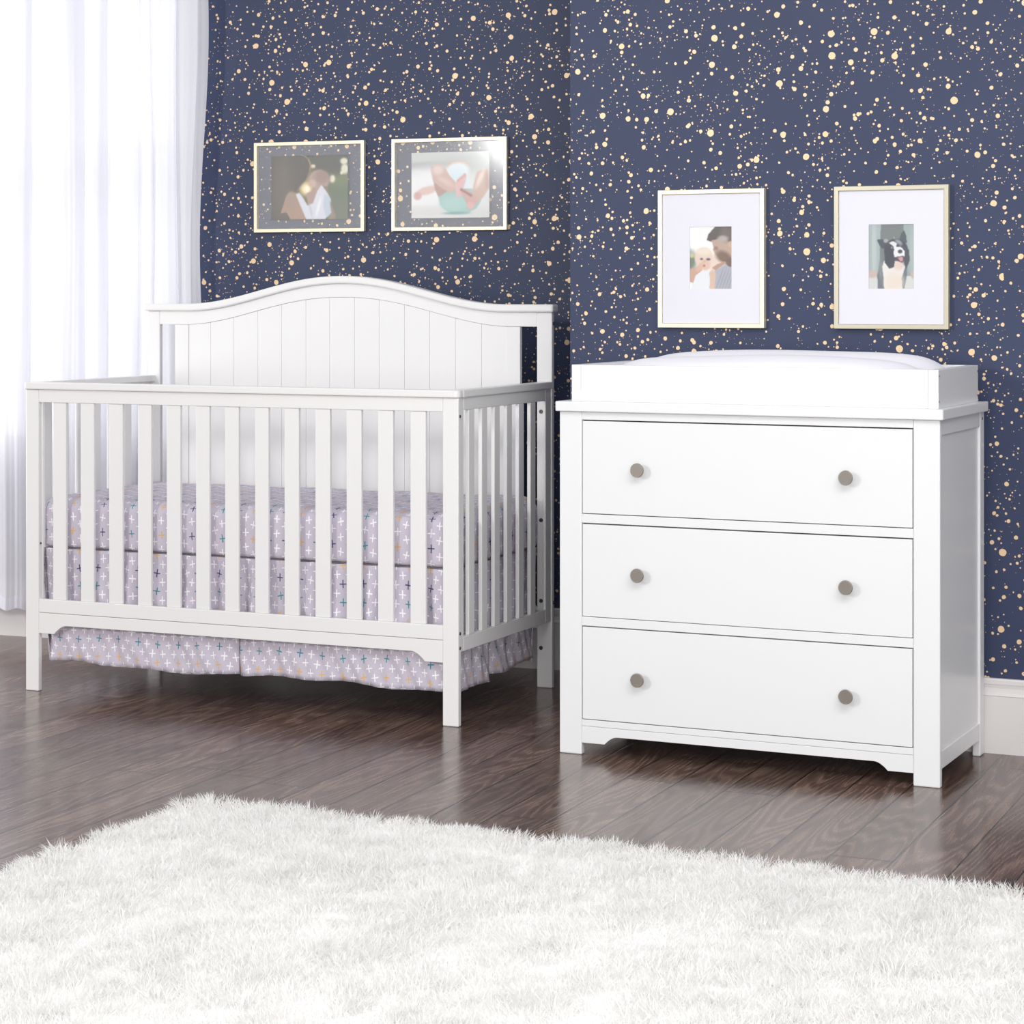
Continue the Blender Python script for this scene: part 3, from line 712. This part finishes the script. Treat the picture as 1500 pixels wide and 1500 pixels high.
def pic_father():
    p = Pic(80, 118, (246, 246, 244))
    p.ell(0, .55, .16, .16, (120, 132, 112), soft=.8); p.ell(.05, .46, .06, .04, (196, 200, 150), soft=.8); p.ell(.55, .58, .2, .14, (234, 214, 198), soft=.8)
    p.poly([(.40, .22), (.50, .08), (.62, 0), (1, 0), (1, .64), (.86, .57), (.70, .53), (.66, .48), (.60, .44), (.55, .38), (.56, .34), (.53, .26), (.48, .235)], (190, 164, 148))
    p.poly([(.40, .22), (.44, .13), (.54, .05), (.62, 0), (1, 0), (1, .22), (.92, .26), (.86, .20), (.74, .18), (.64, .21), (.54, .22), (.48, .24)], (96, 90, 86)); p.ell(.86, .12, .14, .12, (118, 110, 102), soft=.8, op=.8); p.ell(.78, .20, .12, .05, (180, 172, 166), soft=.8)
    p.ell(.80, .49, .18, .09, (128, 104, 92), ang=15, soft=.7); p.ell(.95, .58, .10, .08, (118, 98, 88), soft=.6); p.ell(.62, .35, .05, .03, (150, 126, 112), soft=.8); p.ell(.95, .29, .05, .05, (206, 172, 152), soft=.5)
    p.poly([(.48, .80), (.60, .70), (.86, .60), (.92, .64), (1, .66), (1, 1), (.55, 1)], (176, 178, 188))
    for k in range(5): p.ell(.70+.07*k, .85, .010, .22, (140, 142, 154), ang=28, soft=.8, op=.7)
    p.poly([(.52, .66), (.66, .60), (.84, .56), (.86, .59), (.60, .70)], (190, 150, 128))
    p.poly([(.06, .86), (.14, .74), (.30, .72), (.46, .68), (.52, .75), (.55, 1), (.04, 1)], (232, 236, 240))
    p.poly([(0, .68), (.12, .66), (.24, .62), (.30, .70), (.14, .78), (.08, .90), (0, .88)], (206, 166, 146)); p.poly([(.46, .74), (.54, .68), (.62, .74), (.59, 1), (.46, 1), (.48, .86)], (222, 188, 168))
    p.ell(.33, .50, .21, .165, (230, 206, 190), soft=.10); p.ell(.34, .40, .18, .06, (236, 222, 204), soft=.7); p.ell(.36, .62, .12, .08, (226, 190, 174), soft=.5)
    p.ell(.28, .52, .035, .016, (88, 92, 104), soft=.6); p.ell(.44, .525, .05, .018, (84, 84, 98), soft=.6); p.ell(.35, .555, .03, .018, (212, 174, 158), soft=.6); p.ell(.33, .625, .035, .018, (150, 90, 88), soft=.5)
    p.ell(.24, .65, .10, .05, (222, 182, 162), ang=-30, soft=.5)
    p.a = p.a*0.90 + 18; p.blur(1); return p  # haze of the glass mixed into the print colours
def pic_dog():
    p = Pic(84, 118, (140, 156, 156))
    p.poly([(0, 0), (.27, 0), (.25, 1), (0, 1)], (160, 178, 178)); p.ell(.12, .4, .05, .5, (184, 196, 194), soft=1.0); p.poly([(.27, 0), (.76, 0), (.80, .5), (.24, .6)], (104, 112, 112)); p.poly([(.76, 0), (1, 0), (1, .9), (.8, .6)], (150, 170, 168)); p.ell(.95, .4, .05, .3, (168, 182, 180), soft=1)
    p.poly([(0, .80), (1, .80), (1, 1), (0, 1)], (214, 218, 214)); p.ell(.08, .77, .12, .06, (202, 178, 166), soft=.5); p.ell(.98, .78, .06, .06, (198, 172, 162), soft=.5)
    p.poly([(.20, 1), (.19, .78), (.25, .60), (.36, .46), (.50, .50), (.84, .52), (.84, .78), (.78, 1)], (96, 104, 112)); p.ell(.27, .70, .05, .14, (120, 128, 132), soft=.6)
    p.poly([(.30, .66), (.34, .56), (.44, .68), (.56, .56), (.70, .58), (.80, .66), (.72, .84), (.74, 1), (.34, 1), (.33, .84)], (240, 236, 230)); p.ell(.56, .90, .20, .16, (238, 222, 206), soft=.8); p.ell(.66, .64, .12, .07, (232, 206, 194), soft=.7)
    p.poly([(.18, .24), (.30, .235), (.42, .27), (.42, .36), (.30, .38), (.24, .33)], (56, 62, 72)); p.ell(.38, .26, .05, .03, (166, 160, 166), soft=.7)
    p.poly([(.68, .22), (.72, .14), (.78, .10), (.82, .18), (.84, .30), (.70, .28)], (64, 72, 80)); p.poly([(.55, .20), (.60, .26), (.66, .27), (.60, .29), (.57, .27)], (210, 212, 214))
    p.ell(.60, .40, .26, .17, (50, 56, 66), soft=.1); p.poly([(.34, .36), (.36, .60), (.46, .69), (.56, .66), (.58, .5), (.50, .34)], (44, 50, 60)); p.poly([(.76, .34), (.88, .40), (.90, .56), (.82, .70), (.78, .60)], (54, 60, 70))
    p.poly([(.44, .29), (.54, .265), (.62, .30), (.60, .36), (.56, .40), (.54, .34)], (236, 236, 238)); p.poly([(.56, .38), (.62, .35), (.72, .36), (.79, .42), (.79, .50), (.70, .50), (.56, .52), (.55, .44)], (242, 242, 244))
    p.ell(.69, .425, .05, .03, (52, 54, 62), soft=.3); p.ell(.51, .365, .025, .015, (120, 124, 130), soft=.5); p.ell(.70, .33, .03, .02, (90, 96, 104), soft=.5); p.ell(.66, .28, .08, .03, (180, 186, 196), ang=20, soft=.8, op=.7)
    p.poly([(.56, .51), (.66, .50), (.77, .49), (.78, .56), (.72, .60), (.64, .57)], (78, 58, 66)); p.poly([(.64, .52), (.74, .50), (.76, .56), (.70, .585)], (206, 142, 150))
    p.a = p.a*0.76 + 46; p.blur(1); return p  # blacks lifted: the pane's reflected haze is put into the print's colours

def frame(loc, rz, w, h, pic, prect, bw, bd, mat, label, matted, group):
    """loc: middle of the frame's back on the wall; prect: photo (x0,x1,z0,z1) relative to the centre"""
    t = thing('picture_frame', loc, rz, label, 'picture frame', group)
    bm = new_bm(); x, z = w/2, h/2
    # mitred moulding
    o4 = [(-x, -z), (x, -z), (x, z), (-x, z)]; i4 = [(-x+bw, -z+bw), (x-bw, -z+bw), (x-bw, z-bw), (-x+bw, z-bw)]
    OF = [bm.verts.new((a, -bd, b)) for a, b in o4]; IF = [bm.verts.new((a, -bd, b)) for a, b in i4]; OB = [bm.verts.new((a, -0.001, b)) for a, b in o4]; IB = [bm.verts.new((a, -0.001, b)) for a, b in i4]
    for i in range(4):
        j = (i+1) % 4
        bm.faces.new((OF[i], OF[j], IF[j], IF[i])); bm.faces.new((OB[j], OB[i], IB[i], IB[j])); bm.faces.new((OF[j], OF[i], OB[i], OB[j])); bm.faces.new((IF[i], IF[j], IB[j], IB[i]))
    obj('frame_border', bm, mat, t, 0.0012)
    gw, gh = x-bw-0.0004, z-bw-0.0004
    bm = new_bm(); box(bm, -gw, gw, -bd+0.003, -bd+0.005, -gh, gh); obj('glass_pane', bm, M_GLASS if matted else M_GLASS2, t)
    a, b, c, d = prect
    if matted:
        bm = new_bm(); yo = -bd+0.0056
        box(bm, -gw, a, yo, yo+0.002, -gh, gh); box(bm, b, gw, yo, yo+0.002, -gh, gh); box(bm, a, b, yo, yo+0.002, -gh, c); box(bm, a, b, yo, yo+0.002, d, gh)
        obj('mat_board', bm, M_MAT, t)
        pic.mesh(a-0.001, b+0.001, c-0.001, d+0.001, yo+0.0024, t)
        bm = new_bm(); box(bm, -gw, gw, yo+0.003, yo+0.006, -gh, gh); obj('backing_board', bm, M_BACKING, t)
    else:
        pic.mesh(a, b, c, d, -bd+0.0058, t)
        bm = new_bm(); box(bm, -gw, gw, -bd+0.0066, -bd+0.0080, -gh, gh); obj('rear_glass', bm, M_GLASS, t)
        bm = new_bm(); box(bm, -0.003, -0.0+0.003, -0.0010, 0.0, z-0.02, z-0.012); obj('hanger', bm, M_STEEL, t)
    return t
G1 = 'glass floating photo frames on the wall above the crib'; G2 = 'matted portrait photo frames on the wall above the dresser'
bw = 0.0115
def lf(x0, x1, ph, pic, label):
    w = x1-x0; zc = 1.4655; h = 0.284
    frame(((x0+x1)/2, Y0, zc), 0, w, h, pic, (ph[0]-(x0+x1)/2, ph[1]-(x0+x1)/2, 1.3625-zc, 1.5640-zc), bw, 0.017, M_GOLD, label, False, G1)
lf(-3.2740, -2.8915, (-3.2147, -2.9490), pic_mother(), 'gold-edged glass frame with a photo of a long-haired woman holding a baby')
lf(-2.7988, -2.4180, (-2.7335, -2.4760), pic_legs(), 'gold-edged glass frame with a photo of baby legs in a mint diaper')
def rfm(x0, x1, ph, pic, label, mt):
    R = Matrix.Rotation(RA, 3, 'Z'); c = R @ Vector(((x0+x1)/2, T, 0)) + RO
    zc, h = 1.2215, 0.360; xm = (x0+x1)/2
    frame((c.x, c.y, zc), RA, x1-x0, h, pic, (ph[0]-xm, ph[1]-xm, 1.1430-zc, 1.3045-zc), 0.0115, 0.020, mt, label, True, G2)
rfm(-0.8571-.001, -0.5655, (-.7705, -.6555), pic_father(), 'pale gold frame, wide white mat, photo of a bearded man facing a baby', M_GOLD)
rfm(-0.3790-.001, -0.0860, (-.2905, -.1750), pic_dog(), 'pale gold frame, wide white mat, photo of a black and white dog', M_CHAMP)

# ------------------------------------------------------------------ rug
rug = thing('shag_rug', DO, DA, 'thick white shag rug on the wooden floor in the foreground', 'rug')
RX0, RX1, RY0, RY1 = -1.425, 1.05, -2.35, -0.885
def nz2(x, y, f, seed):
    r_ = np.random.default_rng(seed); out = np.zeros_like(x)
    for k in range(7):
        a = r_.uniform(0, 2*np.pi); ff = f*r_.uniform(0.6, 1.6); out += np.sin(ff*(x*np.cos(a)+y*np.sin(a))+r_.uniform(0, 6.28))
    return out/7**0.5
gx = np.linspace(RX0+.01, RX1-.01, 130); gy = np.linspace(RY0+.01, RY1-.01, 80)
GX, GY = np.meshgrid(gx, gy, indexing='ij'); GZ = 0.014 + 0.003*nz2(GX, GY, 40, 1)
GZ[0, :] = GZ[-1, :] = 0.001; GZ[:, 0] = GZ[:, -1] = 0.001
grid_mesh('rug_backing', np.stack([GX, GY, GZ], -1), M_RUGB, rug)
N = 380000
# clumps of yarn
NC = 11000
ccx = rng.uniform(RX0, RX1, NC); ccy = rng.uniform(RY0, RY1, NC)
ci = rng.integers(0, NC, N)
bx = ccx[ci] + rng.normal(0, 0.010, N); by = ccy[ci] + rng.normal(0, 0.010, N)
bx = np.clip(bx, RX0+0.006*nz2(by, by*0, 25, 9), RX1); by = np.clip(by, RY0, RY1+0.006*nz2(bx, bx*0, 22, 8))
rx_, ry_ = (bx-ccx[ci])/0.010, (by-ccy[ci])/0.010
cl_a = rng.uniform(0, 2*np.pi, NC)[ci]; cl_l = np.abs(rng.normal(0.35, 0.35, NC))[ci]
lx_ = rx_*0.55 + np.cos(cl_a)*cl_l + 0.25*nz2(bx, by, 14, 3) + rng.normal(0, .22, N)
ly_ = ry_*0.55 + np.sin(cl_a)*cl_l + 0.25*nz2(bx, by, 13, 6) + rng.normal(0, .22, N)
lean = np.minimum(np.hypot(lx_, ly_), 1.3); lean_a = np.arctan2(ly_, lx_)
ln = (0.029 + 0.004*nz2(bx, by, 18, 5) + rng.normal(0, 0.005, NC)[ci] + rng.normal(0, 0.003, N)).clip(0.014, 0.048)
# strands at the border fall outwards
dL = bx-RX0; dB = RY1-by
ox = np.where(dL < 0.03, -(1-dL/0.03), 0); oy = np.where(dB < 0.03, (1-dB/0.03), 0)
dx = np.cos(lean_a)*lean + ox*0.6; dy = np.sin(lean_a)*lean + oy*0.5
wdt = rng.uniform(0.00045, 0.0008, N)
pa = rng.uniform(0, np.pi, N); sx, sy = np.cos(pa), np.sin(pa)
SEG = 4; V = np.zeros((N, (SEG)*2+1, 3)); 
cur2 = rng.normal(0, .95, (N, 2))
px_, py_, pz_ = bx.copy(), by.copy(), np.full(N, 0.008)
for k in range(SEG+1):
    q = k/SEG; w = wdt*(1-0.15*q)
    if k < SEG:
        V[:, 2*k, 0] = px_-sx*w; V[:, 2*k, 1] = py_-sy*w; V[:, 2*k, 2] = pz_
        V[:, 2*k+1, 0] = px_+sx*w; V[:, 2*k+1, 1] = py_+sy*w; V[:, 2*k+1, 2] = pz_
    else:
        V[:, 2*k, 0] = px_; V[:, 2*k, 1] = py_; V[:, 2*k, 2] = pz_
    b = 0.35 + 1.5*q
    vx, vy = dx*b+cur2[:, 0]*q, dy*b+cur2[:, 1]*q; nn = np.sqrt(vx**2+vy**2+1)
    px_ = px_+vx/nn*ln/SEG; py_ = py_+vy/nn*ln/SEG; pz_ = np.maximum(pz_+1/nn*ln/SEG*(1-0.25*q*(lean > .6)), 0.004)
nv = SEG*2+1; base = (np.arange(N)*nv)[:, None]
quads = np.concatenate([base+np.array([2*k, 2*k+1, 2*k+3, 2*k+2]) for k in range(SEG-1)], 1).reshape(N, SEG-1, 4)
tris = base+np.array([2*SEG-2, 2*SEG-1, 2*SEG])
loops = np.concatenate([quads.reshape(N, -1), tris], 1).reshape(-1)
per = np.array([0, 4, 8][:SEG-1]+[4*(SEG-1)]); lt = 4*(SEG-1)+3
starts = (np.arange(N)[:, None]*lt + per[None, :]).reshape(-1)
me = bpy.data.meshes.new('pile'); me.vertices.add(N*nv); me.vertices.foreach_set('co', V.astype(np.float32).reshape(-1))
me.loops.add(len(loops)); me.loops.foreach_set('vertex_index', loops.astype(np.int32)); me.polygons.add(len(starts)); me.polygons.foreach_set('loop_start', starts.astype(np.int32))
me.update(calc_edges=True); me.validate()
pl = link('pile', me, M_PILE, rug); pl['kind'] = 'stuff'

# ------------------------------------------------------------------ light
w = bpy.data.worlds.new('studio'); scene.world = w; w.use_nodes = True
bg = w.node_tree.nodes['Background']; bg.inputs[0].default_value = (0.97, 0.98, 1.0, 1); bg.inputs[1].default_value = 0.64
def area(name, loc, target, size, power, col=(1, 1, 1), sy=None):
    l = bpy.data.lights.new(name, 'AREA'); l.energy = power; l.size = size; l.color = col
    if sy: l.shape = 'RECTANGLE'; l.size_y = sy
    o = bpy.data.objects.new(name, l); COL.objects.link(o); o.location = loc
    o.rotation_euler = (Vector(target)-Vector(loc)).to_track_quat('-Z', 'Y').to_euler(); return o
area('key_light', (-4.62, -0.1, 2.24), (-1.9, 5.3, 0.75), 0.5, 88, (1.0, 0.99, 0.97))
area('overhead_fill', (0.9, 2.2, 3.2), (-1.6, 5.3, 0.4), 1.5, 48, (1.0, 1.0, 1.0))  # added fill from above, mainly for the crib's end panel
area('rug_fill', (-0.8, 1.9, 3.1), (-0.9, 3.0, 0.0), 1.6, 44, (1.0, 1.0, 1.0))  # extra lamp put in to whiten the rug
area('front_fill', (0.8, -1.0, 1.25), (-1.9, 5.6, 0.5), 1.5, 118, (1.0, 0.985, 0.97))  # invented broad fill near the camera, reaches the gap beside the dresser
area('glass_haze_light', (-6.1, -0.7, 1.85), (-2.95, 6.3, 1.45), 2.0, 17, (1.0, 0.97, 0.94), 1.4)  # added so that its reflection hazes the picture glass
area('curtain_fill', (-5.3, 5.45, 0.9), (-3.9, 6.3, 0.6), 0.7, 24, (1.0, 1.0, 1.0), 1.2)  # unseen helper that brightens the lower curtain and left baseboard
area('daylight', (-4.0, 7.9, 2.0), (-4.0, 6.4, 1.3), 2.4, 66, (0.93, 0.96, 1.0), 2.0)
scene.view_settings.view_transform = 'Standard'; scene.view_settings.look = 'None'; scene.view_settings.gamma = 1; scene.view_settings.exposure = -0.08
scene.view_settings.use_curve_mapping = False
